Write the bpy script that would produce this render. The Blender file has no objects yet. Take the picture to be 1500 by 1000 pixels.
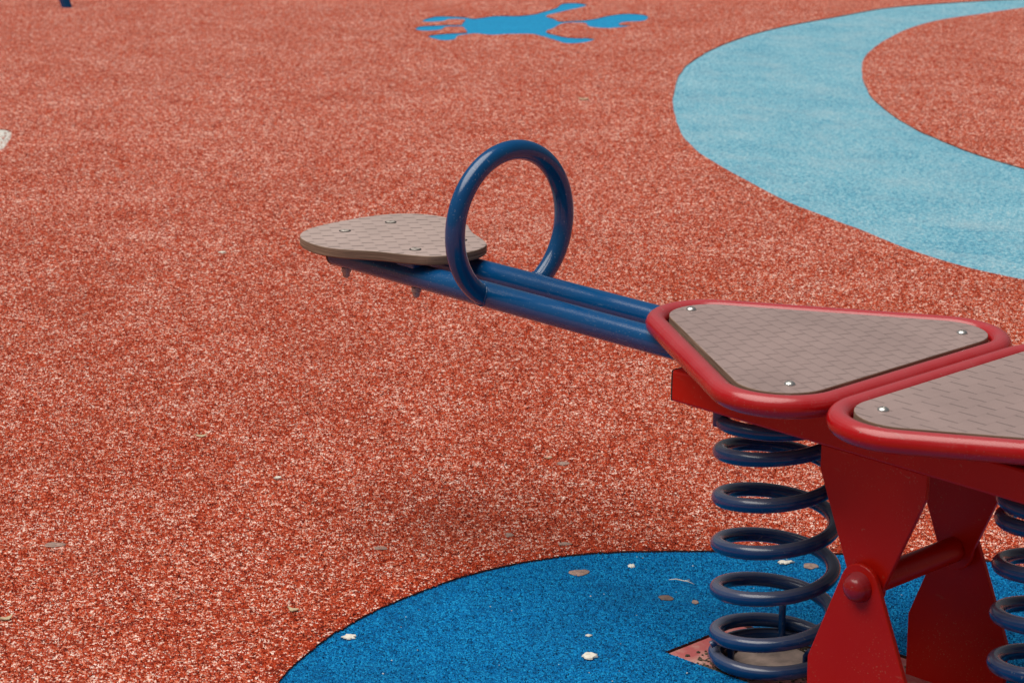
import bpy, math, random
import numpy as np
from mathutils import Vector, Matrix
from mathutils.geometry import tessellate_polygon

# ------------------------------------------------------------------ camera, sky, sun, exposure
scene = bpy.context.scene
COL = scene.collection
R = math.radians

cam_data = bpy.data.cameras.new("camera")
cam = bpy.data.objects.new("camera", cam_data)
COL.objects.link(cam)
cam_data.sensor_width = 36.0
cam_data.lens = 84.0
cam_data.clip_start = 0.05
cam_data.clip_end = 400.0
_a, _p = R(-45.786), R(14.704)
_f = Vector((math.sin(_a) * math.cos(_p), math.cos(_a) * math.cos(_p), -math.sin(_p)))
_r = Vector((math.cos(_a), -math.sin(_a), 0.0))
_u = _r.cross(_f)
cam.matrix_world = Matrix(((_r.x, _u.x, -_f.x, 1.9298), (_r.y, _u.y, -_f.y, -2.6842), (_r.z, _u.z, -_f.z, 1.4114), (0, 0, 0, 1)))
cam_data.dof.use_dof = True
cam_data.dof.focus_distance = 3.9
cam_data.dof.aperture_fstop = 13.0
scene.camera = cam

SUN_EL, SUN_AZ = R(71), R(-118)          # direction towards the sun: azimuth from +x
world = bpy.data.worlds.new("World")
scene.world = world
world.use_nodes = True
wn = world.node_tree
sky = wn.nodes.new("ShaderNodeTexSky")
sky.sky_type = 'NISHITA'
sky.sun_disc = False
sky.sun_elevation = SUN_EL
sky.sun_rotation = R(90) - SUN_AZ
sky.air_density = 1.0
sky.dust_density = 3.0
sky.ozone_density = 0.6
wn.nodes["Background"].inputs[1].default_value = 0.035
hs = wn.nodes.new("ShaderNodeHueSaturation")      # high thin cloud: a paler sky
hs.inputs["Saturation"].default_value = 0.35
wn.links.new(sky.outputs[0], hs.inputs["Color"])
wn.links.new(hs.outputs[0], wn.nodes["Background"].inputs[0])

sd = bpy.data.lights.new("sun", 'SUN')
sd.energy = 3.6
sd.angle = R(60)
sd.color = (1.0, 0.95, 0.87)
sun = bpy.data.objects.new("sun", sd)
COL.objects.link(sun)
_d = Vector((math.cos(SUN_EL) * math.cos(SUN_AZ), math.cos(SUN_EL) * math.sin(SUN_AZ), math.sin(SUN_EL)))
sun.rotation_euler = _d.to_track_quat('Z', 'Y').to_euler()
sun.location = _d * 20

scene.view_settings.view_transform = 'Standard'
scene.view_settings.look = 'None'
scene.view_settings.exposure = 0.2
scene.view_settings.gamma = 1.0
scene.view_settings.use_curve_mapping = False

rng = np.random.default_rng(7)
random.seed(7)

# ------------------------------------------------------------------ helpers
def link(o, parent=None):
    COL.objects.link(o)
    if parent is not None:
        o.parent = parent
    return o

def tag(o, label=None, cat=None, group=None, kind=None):
    if label: o["label"] = label
    if cat: o["category"] = cat
    if group: o["group"] = group
    if kind: o["kind"] = kind
    return o

def make(name, verts, faces, mats, parent=None, smooth=False, mi=None, auto=None):
    me = bpy.data.meshes.new(name)
    me.from_pydata([tuple(v) for v in verts], [], faces)
    if not isinstance(mats, (list, tuple)): mats = [mats]
    for m in mats: me.materials.append(m)
    if mi is not None: me.polygons.foreach_set("material_index", mi)
    if smooth: me.polygons.foreach_set("use_smooth", [True] * len(me.polygons))
    if auto is not None and smooth:
        me.set_sharp_from_angle(angle=R(auto))
    me.update()
    return link(bpy.data.objects.new(name, me), parent)

def tube(path, rad, seg=20, closed=False, cap=True, round_end=False):
    """swept circular section along a polyline"""
    P = [Vector(p) for p in path]; n = len(P)
    V, F = [], []
    T = []
    for i in range(n):
        a = P[(i - 1) % n] if (closed or i > 0) else P[i]
        b = P[(i + 1) % n] if (closed or i < n - 1) else P[i]
        T.append((b - a).normalized())
    ref = Vector((0, 0, 1)) if abs(T[0].z) < .9 else Vector((1, 0, 0))
    N = (ref - T[0] * ref.dot(T[0])).normalized()
    for i in range(n):
        N = (N - T[i] * N.dot(T[i])).normalized()
        B = T[i].cross(N)
        r = rad[i] if isinstance(rad, (list, tuple)) else rad
        for k in range(seg):
            t = 2 * math.pi * k / seg
            V.append(P[i] + (N * math.cos(t) + B * math.sin(t)) * r)
    m = n if closed else n - 1
    for i in range(m):
        j = (i + 1) % n
        for k in range(seg):
            l = (k + 1) % seg
            F.append((i * seg + k, i * seg + l, j * seg + l, j * seg + k))
    if not closed and cap:
        F.append(tuple(range(seg - 1, -1, -1)))
        F.append(tuple((n - 1) * seg + k for k in range(seg)))
    return V, F

def lathe(profile, origin=(0, 0, 0), axis='z', seg=24):
    """profile: list of (radius, height)"""
    V, F = [], []
    o = Vector(origin)
    n = len(profile)
    for r, h in profile:
        for k in range(seg):
            t = 2 * math.pi * k / seg
            x, y = r * math.cos(t), r * math.sin(t)
            V.append(o + (Vector((x, y, h)) if axis == 'z' else Vector((x, h, -y)) if axis == 'y' else Vector((h, x, y))))
    for i in range(n - 1):
        for k in range(seg):
            l = (k + 1) % seg
            F.append((i * seg + k, i * seg + l, (i + 1) * seg + l, (i + 1) * seg + k))
    F.append(tuple(range(seg - 1, -1, -1)))
    F.append(tuple((n - 1) * seg + k for k in range(seg)))
    return V, F

def slab(outline, z0, z1, bev=0.002, top_mat=0, side_mat=1):
    """extruded outline (counter-clockwise) with a rounded upper and lower edge"""
    P = [Vector((x, y)) for x, y in outline]; n = len(P)
    def inset(d):
        out = []
        for i in range(n):
            a, b, c = P[i - 1], P[i], P[(i + 1) % n]
            e1, e2 = (b - a).normalized(), (c - b).normalized()
            nn = Vector((-(e1.y + e2.y), e1.x + e2.x))
            if nn.length < 1e-6: nn = Vector((-e1.y, e1.x))
            nn.normalize()
            out.append(b + nn * d)
        return out
    rows = [(inset(bev), z0), (P, z0 + bev), (P, z1 - bev), (inset(bev * .3), z1 - bev * .3), (inset(bev), z1)]
    V, F, M = [], [], []
    for Q, z in rows:
        V += [(q.x, q.y, z) for q in Q]
    for i in range(len(rows) - 1):
        for k in range(n):
            l = (k + 1) % n
            F.append((i * n + k, i * n + l, (i + 1) * n + l, (i + 1) * n + k)); M.append(side_mat if i < 3 else top_mat)
    F.append(tuple(range(n - 1, -1, -1))); M.append(side_mat)
    F.append(tuple((len(rows) - 1) * n + k for k in range(n))); M.append(top_mat)
    return V, F, M

def plate_y(outline, y0, y1):
    """upright plate: outline in (x, z), thickness along y, small chamfer"""
    V, F, M = slab(outline, min(y0, y1), max(y0, y1), .0012, 0, 0)
    return [(x, z, y) for x, y, z in [(v[0], v[1], v[2]) for v in V]] and [(v[0], v[2], v[1]) for v in V], [tuple(reversed(f)) for f in F]

def box(x0, x1, y0, y1, z0, z1, bev=.003):
    o = []
    for cx, cy, s in ((x1, y1, 0), (x0, y1, 1), (x0, y0, 2), (x1, y0, 3)):
        sx = -1 if cx == x1 else 1; sy = -1 if cy == y1 else 1
        c = (cx + sx * bev, cy + sy * bev)
        for k in range(3):
            t = R(90 * s + 45 * k)
            o.append((c[0] + bev * math.cos(t), c[1] + bev * math.sin(t)))
    return slab(o, z0, z1, bev * .7, 0, 0)

def box_x(x0, x1, y0, y1, z0, z1, bev=.004):
    """long box along x with rounded long edges"""
    V, F, M = box(y0, y1, z0, z1, x0, x1, bev)
    return [(v[2], v[0], v[1]) for v in V], F

def round_poly(corners, rad, seg=10):
    """polygon with rounded corners, counter-clockwise"""
    C = [Vector(c) for c in corners]; n = len(C); out = []
    for i in range(n):
        r = rad[i] if isinstance(rad, (list, tuple)) else rad
        a, b, c = C[i - 1], C[i], C[(i + 1) % n]
        d1, d2 = (a - b).normalized(), (c - b).normalized()
        half = math.acos(max(-1, min(1, d1.dot(d2)))) / 2
        t = r / math.tan(half)
        ctr = b + (d1 + d2).normalized() * (r / math.sin(half))
        p1, p2 = b + d1 * t, b + d2 * t
        a1 = math.atan2(p1.y - ctr.y, p1.x - ctr.x); a2 = math.atan2(p2.y - ctr.y, p2.x - ctr.x)
        da = (a2 - a1 + math.pi) % (2 * math.pi) - math.pi
        for k in range(seg + 1):
            t_ = a1 + da * k / seg
            out.append((ctr.x + r * math.cos(t_), ctr.y + r * math.sin(t_)))
    return out

def smooth_loop(pts, sub=6):
    """closed Catmull-Rom through the points"""
    P = np.array(pts, float); n = len(P); out = []
    for i in range(n):
        p0, p1, p2, p3 = P[i - 1], P[i], P[(i + 1) % n], P[(i + 2) % n]
        for k in range(sub):
            t = k / sub
            out.append(.5 * ((2 * p1) + (p2 - p0) * t + (2 * p0 - 5 * p1 + 4 * p2 - p3) * t * t + (3 * p1 - p0 - 3 * p2 + p3) * t ** 3))
    return [tuple(q) for q in out]

def area(p):
    p = np.array(p); x, y = p[:, 0], p[:, 1]
    return .5 * np.sum(x * np.roll(y, -1) - np.roll(x, -1) * y)

def inside(px, py, poly):
    poly = np.asarray(poly); c = np.zeros(px.shape, bool)
    x1, y1 = poly[-1]
    for x2, y2 in poly:
        if y1 != y2:
            m = ((y2 > py) != (y1 > py)) & (px < (x1 - x2) * (py - y2) / (y1 - y2) + x2)
            c ^= m
        x1, y1 = x2, y2
    return c

# ------------------------------------------------------------------ materials
def new_mat(name):
    m = bpy.data.materials.new(name); m.use_nodes = True
    nt = m.node_tree; b = nt.nodes["Principled BSDF"]
    return m, nt, b

def nd(nt, t, **kw):
    n = nt.nodes.new(t)
    for k, v in kw.items():
        if isinstance(k, str) and hasattr(n, k): setattr(n, k, v)
    return n

def ramp(nt, stops, interp='LINEAR'):
    r = nt.nodes.new("ShaderNodeValToRGB"); e = r.color_ramp.elements
    r.color_ramp.interpolation = interp
    while len(e) < len(stops): e.new(.5)
    for i, (p, c) in enumerate(stops):
        e[i].position = p; e[i].color = (*c, 1)
    return r

def mix_rgb(nt, fac, a, b, mode='MIX'):
    n = nt.nodes.new("ShaderNodeMix"); n.data_type = 'RGBA'; n.blend_type = mode
    for sock, v in ((n.inputs[0], fac), (n.inputs[6], a), (n.inputs[7], b)):
        if hasattr(v, 'is_linked'): nt.links.new(v, sock)
        elif isinstance(v, (int, float)): sock.default_value = v
        else: sock.default_value = (*v, 1)
    return n.outputs[2]

def math_n(nt, op, a, b=0.0, clamp=False):
    n = nt.nodes.new("ShaderNodeMath"); n.operation = op; n.use_clamp = clamp
    for s, v in ((n.inputs[0], a), (n.inputs[1], b)):
        if hasattr(v, 'is_linked'): nt.links.new(v, s)
        else: s.default_value = v
    return n.outputs[0]

def noise(nt, vec, scale, detail=4, rough=.55):
    n = nt.nodes.new("ShaderNodeTexNoise"); n.inputs["Scale"].default_value = scale
    n.inputs["Detail"].default_value = detail; n.inputs["Roughness"].default_value = rough
    nt.links.new(vec, n.inputs["Vector"])
    return n.outputs["Fac"]

def rubber(name, stops, cell=.0036, attr=False, bump=.9, clump=.36, rough=.6, wear=None, stretch=None, spec=.22, grain=1.5):
    """bound rubber granules: one colour for each granule, clumped, with a bump where no granules are modelled"""
    m, nt, b = new_mat(name)
    geo = nt.nodes.new("ShaderNodeNewGeometry")
    pos = geo.outputs["Position"]
    big = noise(nt, pos, 3.1, 5, .6)
    mid = noise(nt, pos, 26, 4, .6)
    fine = noise(nt, pos, 88, 2, .5)
    if attr:
        at = nt.nodes.new("ShaderNodeAttribute"); at.attribute_name = "tint"
        rnd = at.outputs["Fac"]
    else:
        vo = nt.nodes.new("ShaderNodeTexVoronoi"); vo.inputs["Scale"].default_value = 1 / cell
        nt.links.new(pos, vo.inputs["Vector"])
        wn_ = nt.nodes.new("ShaderNodeTexWhiteNoise"); wn_.noise_dimensions = '3D'
        nt.links.new(vo.outputs["Color"], wn_.inputs["Vector"])
        rnd = wn_.outputs["Value"]
        bp = nt.nodes.new("ShaderNodeBump"); bp.inputs["Strength"].default_value = bump
        bp.inputs["Distance"].default_value = cell * .55; bp.invert = True
        h = math_n(nt, 'ADD', vo.outputs["Distance"], math_n(nt, 'MULTIPLY', rnd, .35))
        nt.links.new(h, bp.inputs["Height"]); nt.links.new(bp.outputs[0], b.inputs["Normal"])
    t = math_n(nt, 'ADD', rnd, math_n(nt, 'MULTIPLY', math_n(nt, 'SUBTRACT', mid, .5), clump))
    t = math_n(nt, 'ADD', t, math_n(nt, 'MULTIPLY', math_n(nt, 'SUBTRACT', big, .5), clump * 1.1))
    t = math_n(nt, 'ADD', t, math_n(nt, 'MULTIPLY', math_n(nt, 'SUBTRACT', fine, .5), clump * grain))
    r = ramp(nt, stops); nt.links.new(t, r.inputs[0])
    col = r.outputs[0]
    if wear is not None:
        if stretch is not None:
            mp = nt.nodes.new("ShaderNodeMapping"); mp.inputs["Scale"].default_value = stretch[1]
            mp.inputs["Rotation"].default_value = (0, 0, stretch[0]); nt.links.new(pos, mp.inputs["Vector"]); pv = mp.outputs[0]
        else: pv = pos
        w = ramp(nt, [(.48, (0, 0, 0)), (.75, (1, 1, 1))]); nt.links.new(noise(nt, pv, wear[1], 5, .65), w.inputs[0])
        col = mix_rgb(nt, math_n(nt, 'MULTIPLY', w.outputs[0], wear[2]), col, wear[0])
    nt.links.new(col, b.inputs["Base Color"])
    b.inputs["Roughness"].default_value = rough
    b.inputs["Specular IOR Level"].default_value = spec
    return m

RED = [(.0, (.080, .005, .001)), (.25, (.27, .020, .004)), (.60, (.46, .050, .011)), (.78, (.57, .14, .070)), (.89, (.68, .38, .29)), (1.0, (.84, .63, .55))]  # pale end: worn granules plus sky glints painted into the colour
BLUE = [(.0, (.001, .040, .11)), (.25, (.001, .100, .28)), (.65, (.001, .160, .41)), (.97, (.01, .26, .52))]
M_red = rubber("red rubber", RED, cell=.0046, bump=.7, rough=.5, spec=.2, grain=4.0, clump=.26, wear=((.24, .05, .026), 2.3, .22))
M_redg = rubber("red rubber granules", RED, attr=True, rough=.45, spec=.2, wear=((.24, .05, .026), 2.3, .22))
M_blue = rubber("blue rubber", BLUE, clump=.35, rough=.75, spec=.08, wear=((.003, .06, .17), 4.0, .55))
M_blueg = rubber("blue rubber granules", BLUE, attr=True, clump=.35, rough=.75, spec=.08, wear=((.003, .06, .17), 4.0, .55))
PALE = [(.0, (.050, .20, .31)), (.4, (.110, .345, .46)), (.7, (.165, .41, .52)), (1, (.34, .50, .56))]
M_pale = rubber("light blue rubber", PALE, grain=3.0, clump=.75, cell=.005, bump=.7, wear=((.33, .43, .48), 5.0, .5), stretch=(R(46), (.7, 1.2, 1)))
TEAL = [(.0, (.002, .15, .34)), (.5, (.003, .23, .46)), (1, (.01, .28, .5))]
M_teal = rubber("teal blue rubber", TEAL, bump=.5, clump=.3)
M_white = rubber("white rubber", [(.0, (.42, .40, .37)), (.5, (.55, .535, .50)), (1, (.64, .63, .60))], bump=.4, clump=.3)

def paint(name, base, fade, chip, rough=.32, fade_amt=.5, scale=9, dust_sheen=None, coat=.2, chips=.66, specks=.12, spec=.38):
    m, nt, b = new_mat(name)
    tc = nt.nodes.new("ShaderNodeTexCoord"); ob = tc.outputs["Object"]
    f = ramp(nt, [(.4, (0, 0, 0)), (.72, (1, 1, 1))]); nt.links.new(noise(nt, ob, scale, 6, .65), f.inputs[0])
    col = mix_rgb(nt, math_n(nt, 'MULTIPLY', f.outputs[0], fade_amt), base, fade)
    if dust_sheen:  # upward faces: dust on the coils, painted sky sheen on the frame
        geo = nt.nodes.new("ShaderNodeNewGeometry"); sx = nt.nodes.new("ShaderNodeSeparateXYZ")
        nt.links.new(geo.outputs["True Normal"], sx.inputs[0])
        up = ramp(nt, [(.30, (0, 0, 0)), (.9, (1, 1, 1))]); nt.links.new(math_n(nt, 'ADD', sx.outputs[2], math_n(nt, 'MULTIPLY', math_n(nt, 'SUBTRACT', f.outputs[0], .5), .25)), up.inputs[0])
        col = mix_rgb(nt, math_n(nt, 'MULTIPLY', up.outputs[0], dust_sheen[1]), col, dust_sheen[0])
    c = ramp(nt, [(chips, (0, 0, 0)), (chips + .03, (1, 1, 1))]); nt.links.new(noise(nt, ob, 130, 3, .6), c.inputs[0])
    gate = ramp(nt, [(.5, (0, 0, 0)), (.62, (1, 1, 1))]); nt.links.new(noise(nt, ob, 14, 3, .5), gate.inputs[0])
    cf = math_n(nt, 'MULTIPLY', c.outputs[0], gate.outputs[0])
    col = mix_rgb(nt, math_n(nt, 'MULTIPLY', cf, .75), col, chip)
    vo = nt.nodes.new("ShaderNodeTexVoronoi"); vo.inputs["Scale"].default_value = 210; nt.links.new(ob, vo.inputs["Vector"])
    sp_ = math_n(nt, 'LESS_THAN', vo.outputs["Distance"], math_n(nt, 'MULTIPLY', noise(nt, ob, 60, 3, .6), .34))
    sg = ramp(nt, [(.42, (0, 0, 0)), (.6, (1, 1, 1))]); nt.links.new(noise(nt, ob, 8, 3, .5), sg.inputs[0])
    col = mix_rgb(nt, math_n(nt, 'MULTIPLY', math_n(nt, 'MULTIPLY', sp_, sg.outputs[0]), specks), col, chip)
    # thin scuffs
    mp = nt.nodes.new("ShaderNodeMapping"); mp.inputs["Scale"].default_value = (9, 120, 60); mp.inputs["Rotation"].default_value = (.4, .5, .9)
    nt.links.new(ob, mp.inputs[0])
    sc = ramp(nt, [(.66, (0, 0, 0)), (.70, (1, 1, 1))]); nt.links.new(noise(nt, mp.outputs[0], 1, 4, .7), sc.inputs[0])
    col = mix_rgb(nt, math_n(nt, 'MULTIPLY', sc.outputs[0], .3), col, chip)
    nt.links.new(col, b.inputs["Base Color"])
    b.inputs["Specular IOR Level"].default_value = spec
    rr = math_n(nt, 'ADD', rough, math_n(nt, 'MULTIPLY', noise(nt, ob, 45, 5, .7), .17))
    nt.links.new(rr, b.inputs["Roughness"])
    b.inputs["Coat Weight"].default_value = coat; b.inputs["Coat Roughness"].default_value = .18
    bp = nt.nodes.new("ShaderNodeBump"); bp.inputs["Strength"].default_value = .12; bp.inputs["Distance"].default_value = .001
    nt.links.new(noise(nt, ob, 260, 3, .6), bp.inputs["Height"]); nt.links.new(bp.outputs[0], b.inputs["Normal"])
    return m

M_bluep = paint("blue paint", (.001, .052, .165), (.002, .072, .20), (.20, .26, .34), rough=.08, coat=.3, chips=.68, specks=.35)
M_coil = paint("blue spring paint", (.002, .038, .135), (.006, .055, .165), (.16, .17, .20), rough=.10, fade_amt=.45, coat=.3, dust_sheen=((.20, .18, .20), .5))
M_redp = paint("red paint", (.54, .007, .001), (.58, .014, .004), (.50, .15, .09), rough=.30, specks=.6, coat=0, spec=.28, fade_amt=.5)
M_redf = paint("faded red paint", (.36, .002, .003), (.40, .013, .014), (.30, .14, .12), rough=.14, specks=.3, fade_amt=.7, coat=.15, dust_sheen=((.38, .085, .10), .5))  # pinkish tops: sky reflection and fading put into the base colour
M_redb = paint("weathered red base paint", (.40, .085, .085), (.56, .38, .31), (.12, .075, .05), rough=.6, fade_amt=1.0, scale=14, coat=0, chips=.55)

def board(name, base, rot, cw, ch, line, wc, wd, dist=.0012):
    m, nt, b = new_mat(name)
    tc = nt.nodes.new("ShaderNodeTexCoord"); mp = nt.nodes.new("ShaderNodeMapping")
    mp.inputs["Rotation"].default_value = (0, 0, rot)
    nt.links.new(tc.outputs["Object"], mp.inputs[0])
    sx = nt.nodes.new("ShaderNodeSeparateXYZ"); nt.links.new(mp.outputs[0], sx.inputs[0])
    yy = math_n(nt, 'DIVIDE', sx.outputs[1], ch); row = math_n(nt, 'FLOOR', yy)
    fy = math_n(nt, 'FRACT', yy)
    fx = math_n(nt, 'FRACT', math_n(nt, 'ADD', math_n(nt, 'DIVIDE', sx.outputs[0], cw), math_n(nt, 'MULTIPLY', row, .5)))
    def groove(f, w):      # soft-edged line where f is near 0.5
        d = math_n(nt, 'ABSOLUTE', math_n(nt, 'SUBTRACT', f, .5))
        return math_n(nt, 'SUBTRACT', 1.0, math_n(nt, 'DIVIDE', d, w), True)
    inner = math_n(nt, 'LESS_THAN', math_n(nt, 'ABSOLUTE', math_n(nt, 'SUBTRACT', math_n(nt, 'FRACT', math_n(nt, 'ADD', fy, .5)), .5)), .40)
    gC = math_n(nt, 'MULTIPLY', groove(math_n(nt, 'FRACT', math_n(nt, 'ADD', fy, .5)), line / ch), wc)
    gD = math_n(nt, 'MULTIPLY', groove(fx, line / cw), wd)
    gr = math_n(nt, 'MAXIMUM', gC, gD)
    ob = tc.outputs["Object"]
    n1 = noise(nt, ob, 7, 5, .6); n2 = noise(nt, ob, 420, 2, .6); n3 = noise(nt, ob, 30, 4, .6)
    c = ramp(nt, [(.3, tuple(x * .86 for x in base)), (.7, tuple(min(1, x * 1.1) for x in base))]); nt.links.new(n1, c.inputs[0])
    col = mix_rgb(nt, math_n(nt, 'MULTIPLY', n2, .35), c.outputs[0], tuple(x * .7 for x in base))
    # dirt sits in the grooves, unevenly
    g = math_n(nt, 'MULTIPLY', gr, math_n(nt, 'MULTIPLY', n3, 1.3), True)
    col = mix_rgb(nt, g, col, tuple(x * .36 for x in base))
    nt.links.new(col, b.inputs["Base Color"])
    b.inputs["Roughness"].default_value = .55
    b.inputs["Specular IOR Level"].default_value = .3
    bp = nt.nodes.new("ShaderNodeBump"); bp.inputs["Strength"].default_value = .8; bp.inputs["Distance"].default_value = dist
    h = math_n(nt, 'SUBTRACT', math_n(nt, 'MULTIPLY', n2, .25), gr)
    nt.links.new(h, bp.inputs["Height"]); nt.links.new(bp.outputs[0], b.inputs["Normal"])
    return m

M_board = board("platform board", (.285, .208, .197), R(22), .041, .022, .0032, .38, .9)
M_board2 = board("second platform board", (.285, .208, .197), R(-90), .043, .030, .0030, .14, 1.0)
M_seat = board("seat board", (.385, .295, .272), R(33), .041, .020, .0042, .10, 1.4, dist=.0009)

def edge_mat():
    m, nt, b = new_mat("plywood edge")
    tc = nt.nodes.new("ShaderNodeTexCoord"); ob = tc.outputs["Object"]
    mp = nt.nodes.new("ShaderNodeMapping"); mp.inputs["Scale"].default_value = (12, 12, 420); nt.links.new(ob, mp.inputs[0])
    r = ramp(nt, [(.3, (.08, .05, .03)), (.55, (.20, .135, .09)), (.8, (.33, .24, .17))])
    nt.links.new(noise(nt, mp.outputs[0], 1, 4, .6), r.inputs[0]); nt.links.new(r.outputs[0], b.inputs["Base Color"])
    b.inputs["Roughness"].default_value = .8
    return m
M_edge = edge_mat()

def simple(name, col, rough=.5, metal=0, var=.25, scale=40):
    m, nt, b = new_mat(name)
    tc = nt.nodes.new("ShaderNodeTexCoord")
    r = ramp(nt, [(.3, tuple(x * (1 - var) for x in col)), (.7, tuple(min(1, x * (1 + var)) for x in col))])
    nt.links.new(noise(nt, tc.outputs["Object"], scale, 4, .6), r.inputs[0]); nt.links.new(r.outputs[0], b.inputs["Base Color"])
    b.inputs["Roughness"].default_value = rough; b.inputs["Metallic"].default_value = metal
    return m
M_steel = simple("zinc bolt", (.62, .60, .57), .32, .9, .15, 300)
M_nut = simple("dull steel nut", (.36, .32, .29), .55, .35, .3, 200)
M_wash = simple("dark washer", (.035, .03, .028), .5, .4, .3, 200)
M_black = simple("black plastic cap", (.015, .012, .012), .5)
M_dirt = simple("brown dirt", (.085, .062, .040), .95, 0, .5, 90)
M_chip = simple("bleached flake", (.62, .59, .52), .8, 0, .2, 150)
M_gum = simple("grey gum", (.26, .17, .14), .85, 0, .35, 120)
M_leaf = simple("dry leaf", (.42, .32, .20), .75, 0, .3, 120)
M_brown = simple("brown gum", (.13, .085, .07), .85, 0, .35, 120)
M_twig = simple("pale twig", (.55, .55, .52), .8, 0, .2, 120)

M_cream = simple("dusty cream paint", (.50, .37, .31), .8, 0, .3, 45)
M_seam = simple("seam binder", (.075, .022, .014), .9, 0, .4, 200)

# ------------------------------------------------------------------ ground
FOOT = [[-6.516, 4.939], [-6.581, 5.074], [-6.555, 5.127], [-6.466, 5.164], [-6.397, 5.159], [-6.394, 5.216], [-6.398, 5.311], [-6.322, 5.39], [-6.318, 5.498], [-6.349, 5.572], [-6.418, 5.742], [-6.509, 5.866], [-6.527, 5.931], [-6.489, 5.97], [-6.396, 5.94], [-6.342, 5.82], [-6.32, 5.733], [-6.28, 5.616], [-6.25, 5.517], [-6.204, 5.461], [-6.13, 5.434], [-6.03, 5.376], [-6.008, 5.427], [-5.979, 5.491], [-5.988, 5.58], [-6.022, 5.698], [-6.027, 5.813], [-5.973, 5.852], [-5.914, 5.847], [-5.84, 5.785], [-5.771, 5.679], [-5.799, 5.602], [-5.793, 5.545], [-5.744, 5.486], [-5.696, 5.51], [-5.681, 5.432], [-5.695, 5.367], [-5.751, 5.334], [-5.825, 5.355], [-5.911, 5.424], [-5.968, 5.387], [-5.96, 5.311], [-5.877, 5.18], [-5.83, 5.087], [-5.769, 5.035], [-5.7, 5.013], [-5.614, 4.99], [-5.553, 5.009], [-5.524, 5.039], [-5.469, 5.029], [-5.433, 4.944], [-5.435, 4.877], [-5.466, 4.845], [-5.546, 4.874], [-5.66, 4.92], [-5.758, 4.954], [-5.796, 4.962], [-5.868, 4.888], [-5.902, 4.806], [-5.98, 4.794], [-5.998, 4.755], [-5.986, 4.675], [-5.914, 4.592], [-5.908, 4.531], [-5.96, 4.524], [-6.068, 4.567], [-6.087, 4.639], [-6.072, 4.71], [-6.042, 4.768], [-6.062, 4.803], [-6.166, 4.883], [-6.216, 4.913], [-6.261, 4.856], [-6.203, 4.774], [-6.205, 4.702], [-6.252, 4.677], [-6.305, 4.705], [-6.357, 4.783], [-6.328, 4.86], [-6.305, 4.909], [-6.264, 4.952], [-6.308, 5.005], [-6.375, 5.084], [-6.413, 5.109], [-6.462, 5.059], [-6.43, 5.001], [-6.436, 4.947], [-6.46, 4.911]]
CRESCENT = [[-1.041, 2.49], [-1.246, 2.445], [-1.445, 2.438], [-1.617, 2.449], [-1.848, 2.51], [-2.141, 2.637], [-2.448, 2.758], [-2.795, 2.946], [-3.168, 3.168], [-3.453, 3.381], [-3.712, 3.626], [-3.985, 3.909], [-4.262, 4.226], [-4.574, 4.62], [-4.847, 5.081], [-5.05, 5.546], [-5.174, 5.999], [-5.241, 6.512], [-5.282, 6.906], [-5.233, 7.195], [-5.155, 7.452], [-5.049, 7.706], [-4.896, 7.907], [-4.765, 7.955], [-4.814, 7.419], [-4.812, 7.085], [-4.814, 6.737], [-4.713, 6.33], [-4.539, 5.928], [-4.312, 5.499], [-4.114, 5.214], [-3.888, 4.93], [-3.618, 4.624], [-3.37, 4.388], [-3.05, 4.131], [-2.823, 3.987], [-2.574, 3.85], [-2.338, 3.759], [-2.033, 3.678], [-1.742, 3.668]]
WHITE = [[-5.267, 1.812], [-5.238, 1.821], [-5.183, 1.805], [-5.085, 1.739], [-4.984, 1.658], [-4.905, 1.582], [-4.901, 1.513], [-5.038, 1.52], [-5.253, 1.645], [-5.333, 1.785]]
NEAR = [[-0.717, -0.598], [-0.771, -0.502], [-0.812, -0.406], [-0.842, -0.282], [-0.851, -0.207], [-0.856, -0.122], [-0.853, -0.062], [-0.836, 0.028], [-0.804, 0.113], [-0.76, 0.183], [-0.707, 0.245], [-0.651, 0.303], [-0.562, 0.387], [-0.472, 0.466], [-0.372, 0.543], [-0.275, 0.613]]
crescent = smooth_loop(CRESCENT, 5)
white_patch = smooth_loop(WHITE, 5)
gecko = smooth_loop(FOOT, 3)
# blue patch under the seesaw: measured shore, closed as a round blob
blob = list(NEAR)
_c, _rad = np.array((-.068, -.177)), .78
a0 = math.atan2(.613 - _c[1], -.275 - _c[0]); a1 = math.atan2(-.598 - _c[1], -.717 - _c[0]); 
if a1 > a0: a1 -= 2 * math.pi
for k in range(1, 14):
    t = a0 + (a1 - a0) * k / 14
    rr = _rad * (1.12 + .10 * math.sin(3 * t) * math.sin(math.pi * k / 14) - .12 * abs(1 - k / 7))
    blob.append((_c[0] + rr * math.cos(t), _c[1] + rr * math.sin(t)))
blob = smooth_loop(blob, 6)

def wobble(loop, amp, seed):
    """slightly uneven hand-cut edge"""
    r_ = np.random.default_rng(seed); P = np.array(loop); n = len(P)
    d = r_.normal(0, amp, n); d = (d + np.roll(d, 1)) / 2
    T = np.roll(P, -1, 0) - np.roll(P, 1, 0); T /= np.linalg.norm(T, axis=1)[:, None] + 1e-9
    return [tuple(q) for q in P + np.c_[-T[:, 1], T[:, 0]] * d[:, None]]

def densify(loop, step):
    out = []
    for i in range(len(loop)):
        a, b = np.array(loop[i]), np.array(loop[(i + 1) % len(loop)])
        k = max(1, int(np.linalg.norm(b - a) / step))
        out += [tuple(a + (b - a) * j / k) for j in range(k)]
    return out
blob = wobble(densify(blob, .008), .0011, 1)
crescent = wobble(densify(crescent, .05), .002, 2)

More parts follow.
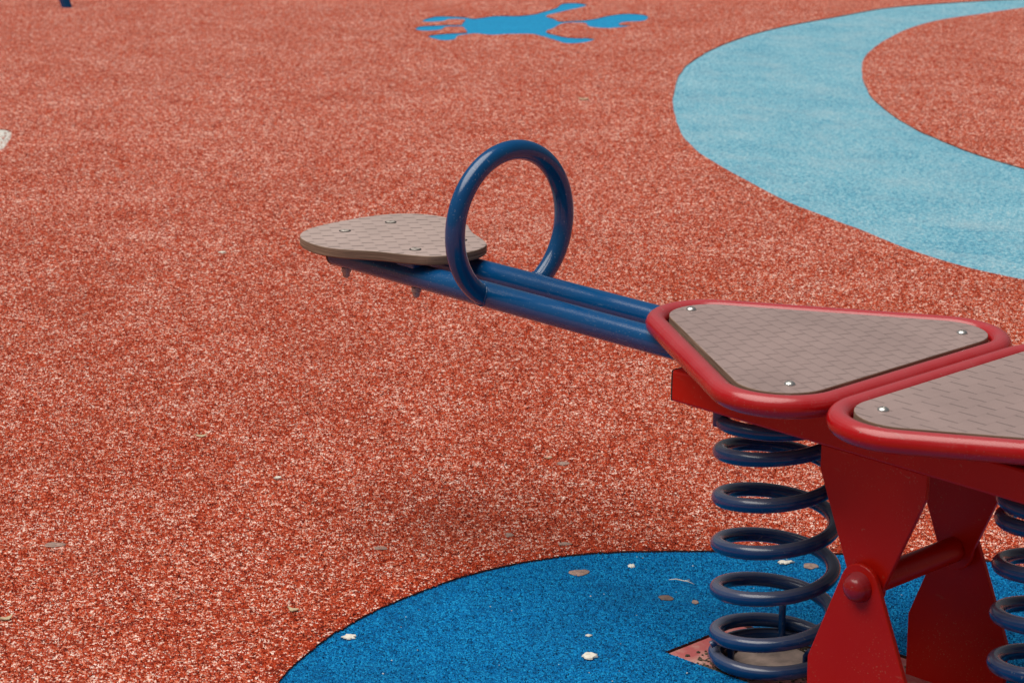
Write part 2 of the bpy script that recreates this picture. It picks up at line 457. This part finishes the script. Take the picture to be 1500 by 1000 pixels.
def sheet(name, outer, holes, z, mat, skirt=0.0):
    loops = [outer] + holes
    V3 = [[Vector((x, y, 0)) for x, y in l] for l in loops]
    tri = tessellate_polygon(V3)
    V = [(p.x, p.y, z) for l in V3 for p in l]
    F = []
    for t in tri:
        a, b, c = (Vector(V[i]) for i in t)
        n = (b - a).cross(c - a).z
        if abs(n) < 1e-12: continue
        F.append(tuple(t) if n > 0 else tuple(reversed(t)))
    if skirt:
        base = len(outer)
        for h in holes:
            n = len(h); s = len(V)
            V += [(x, y, z - skirt) for x, y in h]
            for k in range(n):
                l = (k + 1) % n
                q = (base + k, base + l, s + l, s + k)
                F.append(q)
            base += n
    nt_ = len(F) - sum(len(h) for h in holes) if skirt else len(F)
    return make(name, V, F, [mat, M_seam], mi=[0] * nt_ + [1] * (len(F) - nt_))

def grow(loop, d):
    s = 1 if area(loop) > 0 else -1
    P = np.array(loop); T = np.roll(P, -1, 0) - np.roll(P, 1, 0); T /= np.linalg.norm(T, axis=1)[:, None] + 1e-9
    return [tuple(q) for q in P + np.c_[T[:, 1], -T[:, 0]] * d * s]

Z_RED, Z_BLUE = 0.004, 0.0
G = 60
tag(sheet("ground", [(-G, -G), (G, -G), (G, G), (-G, G)], [blob, crescent, gecko, white_patch], Z_RED, M_red, .012), kind="structure",
    label="red speckled rubber safety surface covering the playground", cat="ground")
# base plate outline of the seesaw sits in a cut-out of the blue rubber
PX, PY, CX, CY = .395, .088, .135, .165
BASE = [(PX, -PY), (PX, PY), (CX, PY), (CX, CY), (-CX, CY), (-CX, PY), (-PX, PY), (-PX, -PY), (-CX, -PY), (-CX, -CY), (CX, -CY), (CX, -PY)]
tag(sheet("blue_rubber_patch", grow(blob, .02), [list(reversed(grow(BASE, .002)))], Z_BLUE, M_blue, .01), kind="structure",
    label="deep blue round rubber patch around the base of the seesaw", cat="ground patch")
tag(sheet("light_blue_path", grow(crescent, .01), [], .0005, M_pale), kind="structure",
    label="light blue curved rubber band sweeping behind the seesaw", cat="path")
tag(sheet("lizard_motif", grow(gecko, .004), [], .0015, M_teal), kind="structure",
    label="blue lizard shaped rubber inlay in the far red surface", cat="ground motif")
tag(sheet("white_rubber_patch", grow(white_patch, .01), [], .0015, M_white), kind="structure",
    label="white rounded rubber inlay at the left edge of the red surface", cat="ground patch")

# --- modelled granules on the nearer surface
def granules(name, px, py, z, size, mat, label, fresh=None):
    n = len(px); K = 4
    ang = rng.random(n) * 6.283; s = size * (.62 + .55 * rng.random(n)); h = s * (.35 + .95 * rng.random(n))
    V = np.empty((n, K + 1, 3), np.float32)
    for k in range(K):
        t = ang + 6.283 * k / K + rng.normal(0, .22, n); r_ = s * (.8 + .35 * rng.random(n))
        V[:, k, 0] = px + r_ * np.cos(t); V[:, k, 1] = py + r_ * np.sin(t); V[:, k, 2] = z - .0009
    V[:, K, 0] = px + rng.normal(0, .3, n) * s; V[:, K, 1] = py + rng.normal(0, .3, n) * s; V[:, K, 2] = z + h
    base = (np.arange(n) * (K + 1))[:, None, None]
    tri = np.array([[k, (k + 1) % K, K] for k in range(K)])[None]
    I = (base + tri).reshape(-1).astype(np.int32)
    me = bpy.data.meshes.new(name)
    me.vertices.add(n * (K + 1)); me.vertices.foreach_set("co", V.reshape(-1))
    me.loops.add(len(I)); me.loops.foreach_set("vertex_index", I)
    nf = n * K
    me.polygons.add(nf); me.polygons.foreach_set("loop_start", np.arange(nf, dtype=np.int32) * 3)
    at = me.attributes.new("tint", 'FLOAT', 'POINT')
    at.data.foreach_set("value", np.repeat((rng.random(n) * (1 if fresh is None else fresh)).astype(np.float32), K + 1))
    me.polygons.foreach_set("use_smooth", np.zeros(nf, bool))
    me.update(calc_edges=True)
    me.materials.append(mat)
    o = link(bpy.data.objects.new(name, me))
    return tag(o, label, "rubber granules", kind="stuff")

def jitter_grid(x0, x1, y0, y1, st):
    X, Y = np.meshgrid(np.arange(x0, x1, st), np.arange(y0, y1, st))
    X = X + rng.uniform(-.5, .5, X.shape) * st; Y = Y + rng.uniform(-.5, .5, Y.shape) * st
    return X.ravel(), Y.ravel()

ST = .0039
gx, gy = jitter_grid(-6.2, .60, -1.5, 5.2, ST)
# granules stand out singly near the seesaw and are built ever more sparsely further off
cx_, cy_ = 1.93, -2.68
dist = np.hypot(gx - cx_, gy - cy_)
ang_ = np.degrees(np.arctan2(gy - cy_, gx - cx_))
keep = (ang_ > 117.5) & (ang_ < 150.5) & (dist > 3.0) & (rng.random(len(gx)) < np.clip((9.3 - dist) / 4.8, 0, 1) ** 1.6)
gx, gy = gx[keep], gy[keep]
ib = inside(gx, gy, grow(blob, .003))
ir = ~inside(gx, gy, grow(blob, -.0005)) & ~inside(gx, gy, grow(crescent, .002))
# less worn, cleaner granules along the rim of the blue patch
_bl = np.array(blob) - _c; _ba = np.arctan2(_bl[:, 1], _bl[:, 0]); _o = np.argsort(_ba)
_dx, _dy = gx[ir] - _c[0], gy[ir] - _c[1]
rim = np.hypot(_dx, _dy) - np.interp(np.arctan2(_dy, _dx), _ba[_o], np.hypot(_bl[:, 0], _bl[:, 1])[_o], period=2 * math.pi)
fresh = .52 + .48 * np.clip((rim - .012) / .055 + rng.normal(0, .12, len(rim)), 0, 1)
granules("red_rubber_granules", gx[ir], gy[ir], Z_RED, .0025, M_redg, "loose looking red rubber granules of the near surface, pale pink where worn and as painted sky glints", fresh)
ibase = ~inside(gx, gy, grow(BASE, .003))
ib &= ibase
granules("blue_rubber_granules", gx[ib], gy[ib], Z_BLUE, .0023, M_blueg, "blue rubber granules of the patch under the seesaw")
print("granules", ir.sum(), ib.sum())

# ------------------------------------------------------------------ seesaw
saw = link(bpy.data.objects.new("seesaw", None))
tag(saw, "red and blue spring seesaw with grey-brown boards standing on the blue patch", "seesaw")
HP, TILT = .223, R(1.2)
TM = Matrix.Translation((0, 0, HP)) @ Matrix.Rotation(TILT, 4, 'Y') @ Matrix.Translation((0, 0, -HP))
ROT = Matrix.Rotation(math.pi, 4, 'Z')
def moving(o, far=False):
    o.matrix_local = TM @ ROT if far else TM
    return o
def copy_part(o, far=True):
    c = o.copy(); link(c, saw); c.matrix_local = TM @ ROT
    for ch in o.children:
        d = ch.copy(); link(d, c)
    return c

# base
V, F, M = slab([tuple(p) for p in BASE], -.03, -.004, .001, 0, 0)
make("base_plate", V, F, M_redb, saw)

# springs
def pchip_path():
    T = np.array([-1.35, -1.0, -.5, 0, .5, 1, 2, 3, 4, 4.5, 5.0, 5.4, 5.9])
    Z = np.array([.0085, .0115, .0225, .045, .0812, .1175, .190, .2625, .335, .366, .385, .3900, .3915])
    t = np.linspace(T[0], T[-1], 330)
    z = np.interp(t, T, Z)
    k = np.ones(25) / 25
    zp_ = np.pad(z, 12, mode='edge'); zs = np.convolve(zp_, k, 'valid')
    zs[:6] = z[:6]; 
    return t, zs
_t, _z = pchip_path()
def spring(u0, phase, zadd):
    P = []
    for t, z in zip(_t, _z):
        a = phase + 2 * math.pi * t
        P.append((u0 + .0885 * math.cos(a), .0885 * math.sin(a), z + zadd * max(0, z / .4)))
    V, F = tube(P, .0112, 14)
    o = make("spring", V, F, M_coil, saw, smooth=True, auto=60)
    # seat discs and clamp hooks at both ends
    V, F = lathe([(.060, -.004), (.060, .004), (.056, .006)], (u0, 0, -.0005), seg=28)
    make("clamp_disc", V, F, M_cream, o)
    for k in range(3):
        a = phase + 2.3 + k * 2.094
        c, s = math.cos(a), math.sin(a)
        rr = lambda r, z: (u0 + r * c, r * s, z)
        V, F = tube([rr(.066, -.003), rr(.068, .030), rr(.074, .0385), rr(.0885, .0405), rr(.100, .036)], .0055, 10)
        if k == 1:
            V, F = tube([rr(.066, -.003), rr(.066, .062), rr(.070, .071), rr(.080, .073)], .0058, 10)
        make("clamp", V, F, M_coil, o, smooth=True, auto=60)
    c, s = math.cos(phase + .12), math.sin(phase + .12)
    V, F = tube([(u0 + .0885 * c, .0885 * s, .378 + zadd), (u0 + .0885 * c, .0885 * s, .404 + zadd)], .0135, 16)
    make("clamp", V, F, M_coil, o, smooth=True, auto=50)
    return o
PH0 = math.pi + R(45.786)
spring(-.2537, PH0, .0053)
spring(.2537, PH0 - .41 * 2 * math.pi, -.0053)

# lower pivot plates, axle, domed pivot bolts
def mirror(pts): return pts + [(-x, z) for x, z in reversed(pts)]
low = [(0.088, -.006), (.088, .094)]
capz = [(.033 * math.cos(R(a)), .223 + .033 * math.sin(R(a))) for a in range(22, 90, 17)] + [(0, .256)]
low_outline = low + capz + [(-x, z) for x, z in reversed(capz[:-1])] + [(-.088, .094), (-.088, -.006)]
for s in (-1, 1):
    V, F = plate_y(low_outline, s * .1165, s * .1245)
    pl = make("pivot_plate", V, F, M_redp, saw)
    V, F = lathe([(.0225, 0), (.0225, .002), (.0205, .005), (.0195, .010), (.0168, .0155), (.012, .0195), (.006, .0215), (.0015, .022)], (0, 0, 0), 'z', 28)
    Q = [(v[0], s * (.1245 + v[2]), HP + v[1] * (1 if s < 0 else -1)) for v in V]
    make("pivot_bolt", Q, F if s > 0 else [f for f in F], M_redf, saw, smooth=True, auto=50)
V, F = tube([(0, -.1, HP), (0, .1, HP)], .019, 28)
make("axle", V, F, M_redp, saw, smooth=True, auto=50)
for s in (-1, 1):
    V, F = tube([(0, s * .1095, HP), (0, s * .116, HP)], .027, 28)
    make("spacer", V, F, M_redp, saw, smooth=True, auto=50)

# upper pivot plates hang from the beams
up_outline = [(.092, .372), (.092, .4078), (-.092, .4078), (-.092, .372), (-.031, .226)] + [(.031 * math.cos(R(a)), .222 + .031 * math.sin(R(a))) for a in (200, 225, 250, 270, 290, 315, 340)] + [(.031, .226)]
for s in (-1, 1):
    V, F = plate_y(up_outline, s * .1012, s * .1090)
    moving(make("hanger_plate", V, F, M_redp, saw))
# two box-section beams, with open dark ends
for s in (-1, 1):
    V, F = box_x(-.379, .379, -.1095 if s < 0 else .0655, -.0655 if s < 0 else .1095, .4065, .4552, .004)
    bm = moving(make("beam", V, F, M_redp, saw))
    for e in (-1, 1):
        V, F = box_x(min(e * .3755, e * .3812), max(e * .3755, e * .3812), s * .0875 - .0224, s * .0875 + .0224, .4061, .4556, .004)
        make("end_cap", V, F, M_black, bm)
for e in (-1, 1):
    V, F, M = box(e * .2537 - .045, e * .2537 + .045, -.085, .085, .4000, .4060, .003)
    moving(make("spring_seat", V, F, M_redp, saw))

# paired arm tubes
for s in (-1, 1):
    V, F = tube([(-1.225, s * .050, .471), (-.6, s * .050, .471), (0, s * .050, .471), (.6, s * .050, .471), (1.225, s * .050, .471)], .0212, 32)
    ar = moving(make("arm_tube", V, F, M_bluep, saw, smooth=True, auto=50))
    for e in (-1, 1):
        V, F = lathe([(.0196, -.01), (.0216, .0), (.0214, .0035), (.018, .006)], (0, 0, 0), 'x', 28)
        make("end_cap", [(e * (1.2252 + v[0]), s * .050 + v[1] * 1, .471 + v[2]) for v in V], F, M_black, ar, smooth=True, auto=40)

# platform: two rounded triangles, tube frame round a board
def tri(off):
    ap, bx, bv = -.521, -.036, .313
    th = math.atan2(bv, bx - ap)
    # offset the three lines outward
    bx2 = bx + off
    ap2 = ap - off / math.sin(th)
    bv2 = math.tan(th) * (bx2 - ap2)
    return [(ap2, 0), (bx2, -bv2), (bx2, bv2)]
fr = round_poly(tri(.0192), .089, 14)
frame_path = []
for i in range(len(fr)):
    a, b = fr[i], fr[(i + 1) % len(fr)]
    L = math.hypot(b[0] - a[0], b[1] - a[1])
    frame_path.append((a[0], a[1], .503))
    if L > .1:
        for k in range(1, 6): frame_path.append((a[0] + (b[0] - a[0]) * k / 6, a[1] + (b[1] - a[1]) * k / 6, .503))
V, F = tube(frame_path, .0162, 24, closed=True)
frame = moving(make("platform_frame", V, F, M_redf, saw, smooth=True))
V, F, M = slab(round_poly(tri(-.0003), .07, 12), .5035, .5172, .0016, 0, 1)
pboard = moving(make("platform_board", V, F, [M_board, M_edge], saw, mi=M))
DOME = [(.0082, -.0002), (.0082, .0008), (.0074, .0026), (.0052, .0042), (.0028, .0049), (.0026, .0038), (.0005, .0036)]
for (u, v) in ((-.4386, -.002), (-.080, .2013), (-.080, -.2013)):
    V, F = lathe(DOME, (u, v, .5173), 'z', 22)
    make("bolt", V, F, M_steel, pboard, smooth=True, auto=60)
for s in (-1, 1):   # support lugs under the board
    V, F, M = box(-.21, -.05, s * .15 - .015, s * .15 + .015, .4975, .5030, .003)
    make("lug", V, F, M_redp, frame)
copy_part(frame); pb2 = copy_part(pboard)
pb2.material_slots[0].link = 'OBJECT'; pb2.material_slots[0].material = M_board2

# seat
half = [(-1.263, .0), (-1.262, .045), (-1.2535, .088), (-1.235, .122), (-1.205, .145), (-1.165, .1565), (-1.128, .156), (-1.098, .145), (-1.072, .127), (-1.045, .109), (-1.012, .094), (-.986, .081), (-.963, .064), (-.948, .035), (-.944, .0)]
loop = half + [(u, -v) for u, v in reversed(half[1:-1])]
loop = smooth_loop(loop, 5)
if area(loop) < 0: loop.reverse()
V, F, M = slab(loop, .4995, .5165, .0022, 0, 1)
seat = moving(make("seat", V, F, [M_seat, M_edge], saw, mi=M))
for u in (-1.198, -1.015):
    for v in (-.053, .053):
        V, F = lathe([(.0104, -.0003), (.0104, .0004), (.0098, .0006)], (u, v, .5166), 'z', 22)
        b = make("bolt", V, F, M_wash, seat)
        V, F = lathe([(.0082, .0), (.0080, .0009), (.0062, .0015), (.0026, .0017), (.0023, .0008), (.0004, .0007)], (u, v, .5170), 'z', 20)
        make("bolt_head", V, F, M_nut, b, smooth=True, auto=60)
        V, F = lathe([(.0085, 0), (.0085, -.0075), (.0068, -.0085), (.0062, -.014), (.0042, -.0175), (.001, -.019)], (u, v * .95, .4505), 'z', 16)
        make("cap_nut", V, [tuple(reversed(f)) for f in F], M_nut, seat, smooth=True, auto=40)
for u in (-1.198, -1.015):
    V, F, M = box(u - .022, u + .022, -.078, .078, .4905, .4994, .003)
    make("seat_bracket", V, F, M_bluep, seat)

# hoop handle
P = []
rr, zc = .1250, .5810
for k in range(61):
    a = R(-62) + (R(242) - R(-62)) * k / 60
    P.append((-.840, rr * math.cos(a), zc + rr * math.sin(a)))
V, F = tube(P, .0165, 28)
handle = moving(make("handle", V, F, M_bluep, saw, smooth=True, auto=60))
for s in (-1, 1):      # weld bead where the hoop meets each arm tube
    bead = []
    for k in range(34):
        t = 2 * math.pi * k / 34
        for q in range(200):
            a = R(0) - R(62) * q / 199
            c_ = (s * rr * math.cos(a), zc + rr * math.sin(a))
            x_ = -.840 + .0168 * math.sin(t); y_ = c_[0] + s * .0168 * math.cos(t) * math.cos(a); z_ = c_[1] + .0168 * math.cos(t) * math.sin(a)
            if math.hypot(y_ - s * .050, z_ - .471) < .0214: break
        bead.append((x_, y_, z_))
    rad_ = [.0021 * random.uniform(.75, 1.25) for _ in bead]
    V, F = tube(bead, rad_, 7, closed=True)
    make("weld", V, F, M_bluep, handle, smooth=True)
copy_part(seat); copy_part(handle)

# grit inside and around the spring foot
def grit(name, spots, mat, label):
    V, F = [], []
    for x, y, z, s in spots:
        b = len(V)
        pts = [Vector((random.gauss(0, 1), random.gauss(0, 1), random.gauss(0, .6))).normalized() * s * random.uniform(.6, 1.2) for _ in range(6)]
        base = [(1, 0, 0), (0, 1, 0), (-1, 0, 0), (0, -1, 0), (0, 0, .7), (0, 0, -.7)]
        for q, p in zip(base, pts):
            w = Vector(q) * s + p * .35
            V.append((x + w.x, y + w.y, z + w.z))
        for f in ((0, 1, 4), (1, 2, 4), (2, 3, 4), (3, 0, 4), (1, 0, 5), (2, 1, 5), (3, 2, 5), (0, 3, 5)):
            F.append(tuple(b + i for i in f))
    return tag(make(name, V, F, mat), label, "dirt", kind="stuff")
sp = []
for k in range(900):
    a = random.uniform(0, 6.28); r_ = random.choice((random.gauss(.070, .009), random.gauss(.098, .010)))
    if .9 < a < 4.3 or random.random() < .22:
        sp.append((-.2537 + r_ * math.cos(a), min(.084, max(-.084, r_ * math.sin(a))), -.003, random.uniform(.0012, .0046)))
for k in range(160):
    sp.append((random.uniform(-.12, .12), random.choice((-1, 1)) * random.gauss(.14, .01), -.003, random.uniform(.0012, .0045)))
grit("dirt", sp, M_dirt, "dry brown dirt gathered on the base plate under the springs")

# ------------------------------------------------------------------ far post
V, F = tube([(-8.13, 4.03, -.02), (-8.28, 3.95, .5), (-8.43, 3.87, 1.0), (-8.58, 3.79, 1.5)], .026, 20)
post = make("play_frame_leg", V, F, M_bluep, None, smooth=True, auto=60)
tag(post, "slanting dark blue tubular leg at the far left of the red surface", "post")

# ------------------------------------------------------------------ litter
def flake(name, x, y, z, rx, ry, rot, mat, label, cat, th=.003, curl=0.0, seed=0, n=19, point=0.0):
    r_ = random.Random(seed)
    V = []; F = []
    rows = [(.75, 0.0), (1.0, .35), (.92, .8), (.5, 1.0)]
    ks = [1 + r_.uniform(-.3, .3) for _ in range(n)]
    ks = [(ks[k - 1] + 2 * ks[k] + ks[(k + 1) % n]) / 4 for k in range(n)] if 'gum' in name else ks
    for sc, h in rows:
        for k in range(n):
            t = 6.28318 * k / n
            px_, py_ = rx * math.cos(t) * ks[k] * sc, ry * math.sin(t) * ks[k] * sc * (1 - point * abs(math.cos(t)) ** 3)
            zz = th * h * (1 + r_.uniform(-.15, .15)) + curl * (px_ / rx) ** 2
            V.append((x + px_ * math.cos(rot) - py_ * math.sin(rot), y + px_ * math.sin(rot) + py_ * math.cos(rot), z + zz))
    V.append((x, y, z + th * .95))
    for i in range(3):
        for k in range(n):
            l = (k + 1) % n
            F.append((i * n + k, i * n + l, (i + 1) * n + l, (i + 1) * n + k))
    for k in range(n): F.append((3 * n + k, 3 * n + (k + 1) % n, 4 * n))
    F.append(tuple(range(n - 1, -1, -1)))
    return tag(make(name, V, F, mat, smooth=True, auto=50), label, cat, {'gum_spot': 'gum spots trodden into the rubber', 'bleached_flake': 'white flakes on the rubber', 'dry_leaf': 'leaf scraps on the rubber'}.get(name))

ZR, ZB = .0048, .0004
AX = R(45.8)      # across the view
flake("bleached_flake", -3.132, 1.149, ZR, .010, .007, AX, M_chip, "small white flake far left on the red surface, beyond the seat", "litter", .004, seed=1)
flake("dry_leaf", -1.811, .080, ZR, .012, .006, AX, M_leaf, "pale dry leaf fragment on red surface left of the seesaw", "leaf", .002, .003, 2, point=.6)
flake("seed_husk", -1.484, .016, ZR, .007, .005, AX + .3, M_chip, "tiny pale seed husk with dark shadow on the red surface", "litter", .005, seed=3)
flake("dry_leaf", -1.219, -.757, ZR, .012, .006, AX + .6, M_leaf, "curled cream leaf at the lower left corner of the red surface", "leaf", .003, .005, 4, point=.7)
flake("dry_leaf", -.927, -.400, ZR, .010, .006, AX - .5, M_leaf, "beige leaf scrap close to the left rim of the blue patch", "leaf", .003, .003, 5, point=.5)
flake("gum_spot", -1.467, -.498, ZR, .017, .013, AX, M_gum, "faint grey gum smear at the left of the red surface", "gum", .0008, seed=6)
flake("gum_spot", -1.056, -.100, ZR, .013, .010, AX, M_gum, "grey gum spot on red surface left of the blue patch rim", "gum", .0009, seed=7)
flake("gum_spot", -1.174, .475, ZR, .013, .013, AX, M_gum, "grey gum spot on the red surface in the shade below the arm", "gum", .0009, seed=8)
flake("gum_spot", -.948, .108, ZR, .009, .012, AX, M_gum, "small round grey gum spot on red just above the blue rim", "gum", .0009, seed=9)
flake("gum_spot", -.846, .146, ZR, .012, .008, AX, M_gum, "narrow grey gum spot touching the far rim of the blue patch", "gum", .0009, seed=10)
flake("dry_leaf", -1.216, .476, ZR, .008, .002, AX + .4, M_leaf, "slender pale straw beside the shaded gum spot", "leaf", .002, .002, 11, point=.5)
flake("dry_leaf", -4.297, 3.751, ZR, .020, .012, AX, M_leaf, "beige leaf lying far off between hoop handle and light blue band", "leaf", .004, .004, 12, point=.4)
flake("gum_spot", -.735, .067, ZB, .019, .015, AX, M_gum, "largest flat grey-brown gum spot on the blue patch", "gum", .0020, seed=13)
flake("bleached_flake", -.696, .156, ZB, .006, .010, AX, M_chip, "faint whitish mark near the far rim of the blue patch", "litter", .0012, seed=14)
flake("gum_spot", -.551, .084, ZB, .011, .012, AX, M_brown, "dark brown gum spot on blue left of the near spring", "gum", .0020, seed=15)
flake("gum_spot", -.505, .104, ZB, .006, .008, AX, M_gum, "small round tan gum spot beside the dark brown one", "gum", .0020, seed=16)
flake("bleached_flake", -.783, -.405, ZB, .011, .009, AX, M_chip, "white crumbly flake near the left rim of the blue patch", "litter", .004, seed=17)
flake("bleached_flake", -.462, -.189, ZB, .012, .012, AX, M_chip, "large white flake on blue in front of the base plate", "litter", .005, seed=18)
flake("bleached_flake", -.523, -.129, ZB, .006, .004, AX, M_chip, "little beige chip just behind the large white flake", "litter", .003, seed=19)
flake("gum_spot", -.480, .373, ZB, .012, .013, AX, M_gum, "grey-brown gum spot on blue seen through the near spring", "gum", .0025, seed=20)
flake("bleached_flake", -.521, .355, ZB, .014, .008, AX + .2, M_chip, "white crumbs by the far rim behind the near spring", "litter", .004, seed=21)
tw = [(-.600, .145, .004), (-.590, .152, .006), (-.578, .158, .0045), (-.570, .160, .005), (-.556, .160, .004)]
V, F = tube(tw, [.0006, .0011, .0011, .0009, .0004], 6)
V2, F2 = tube([(-.578, .158, .0045), (-.571, .166, .006)], .0006, 6)
V = V + V2; F = F + [tuple(i + len(V) - len(V2) for i in f) for f in F2]
tag(make("twig", V, F, M_twig, smooth=True), "thin white twig lying on blue left of the near spring", "twig")

# scattered crumbs too small to count
sp = []
for k in range(260):
    x, y = random.uniform(-1.5, .2), random.uniform(-.9, .75)
    on_blue = bool(inside(np.array([x]), np.array([y]), blob)[0])
    if on_blue or random.random() < .22:
        sp.append((x, y, (.0022 if on_blue else .0062), random.choice((.0007, .0009, .0011, .0016))))
cr = grit("pale_grit", sp, M_twig, "tiny pale crumbs of grit sprinkled over the blue patch")
cr["category"] = "grit"
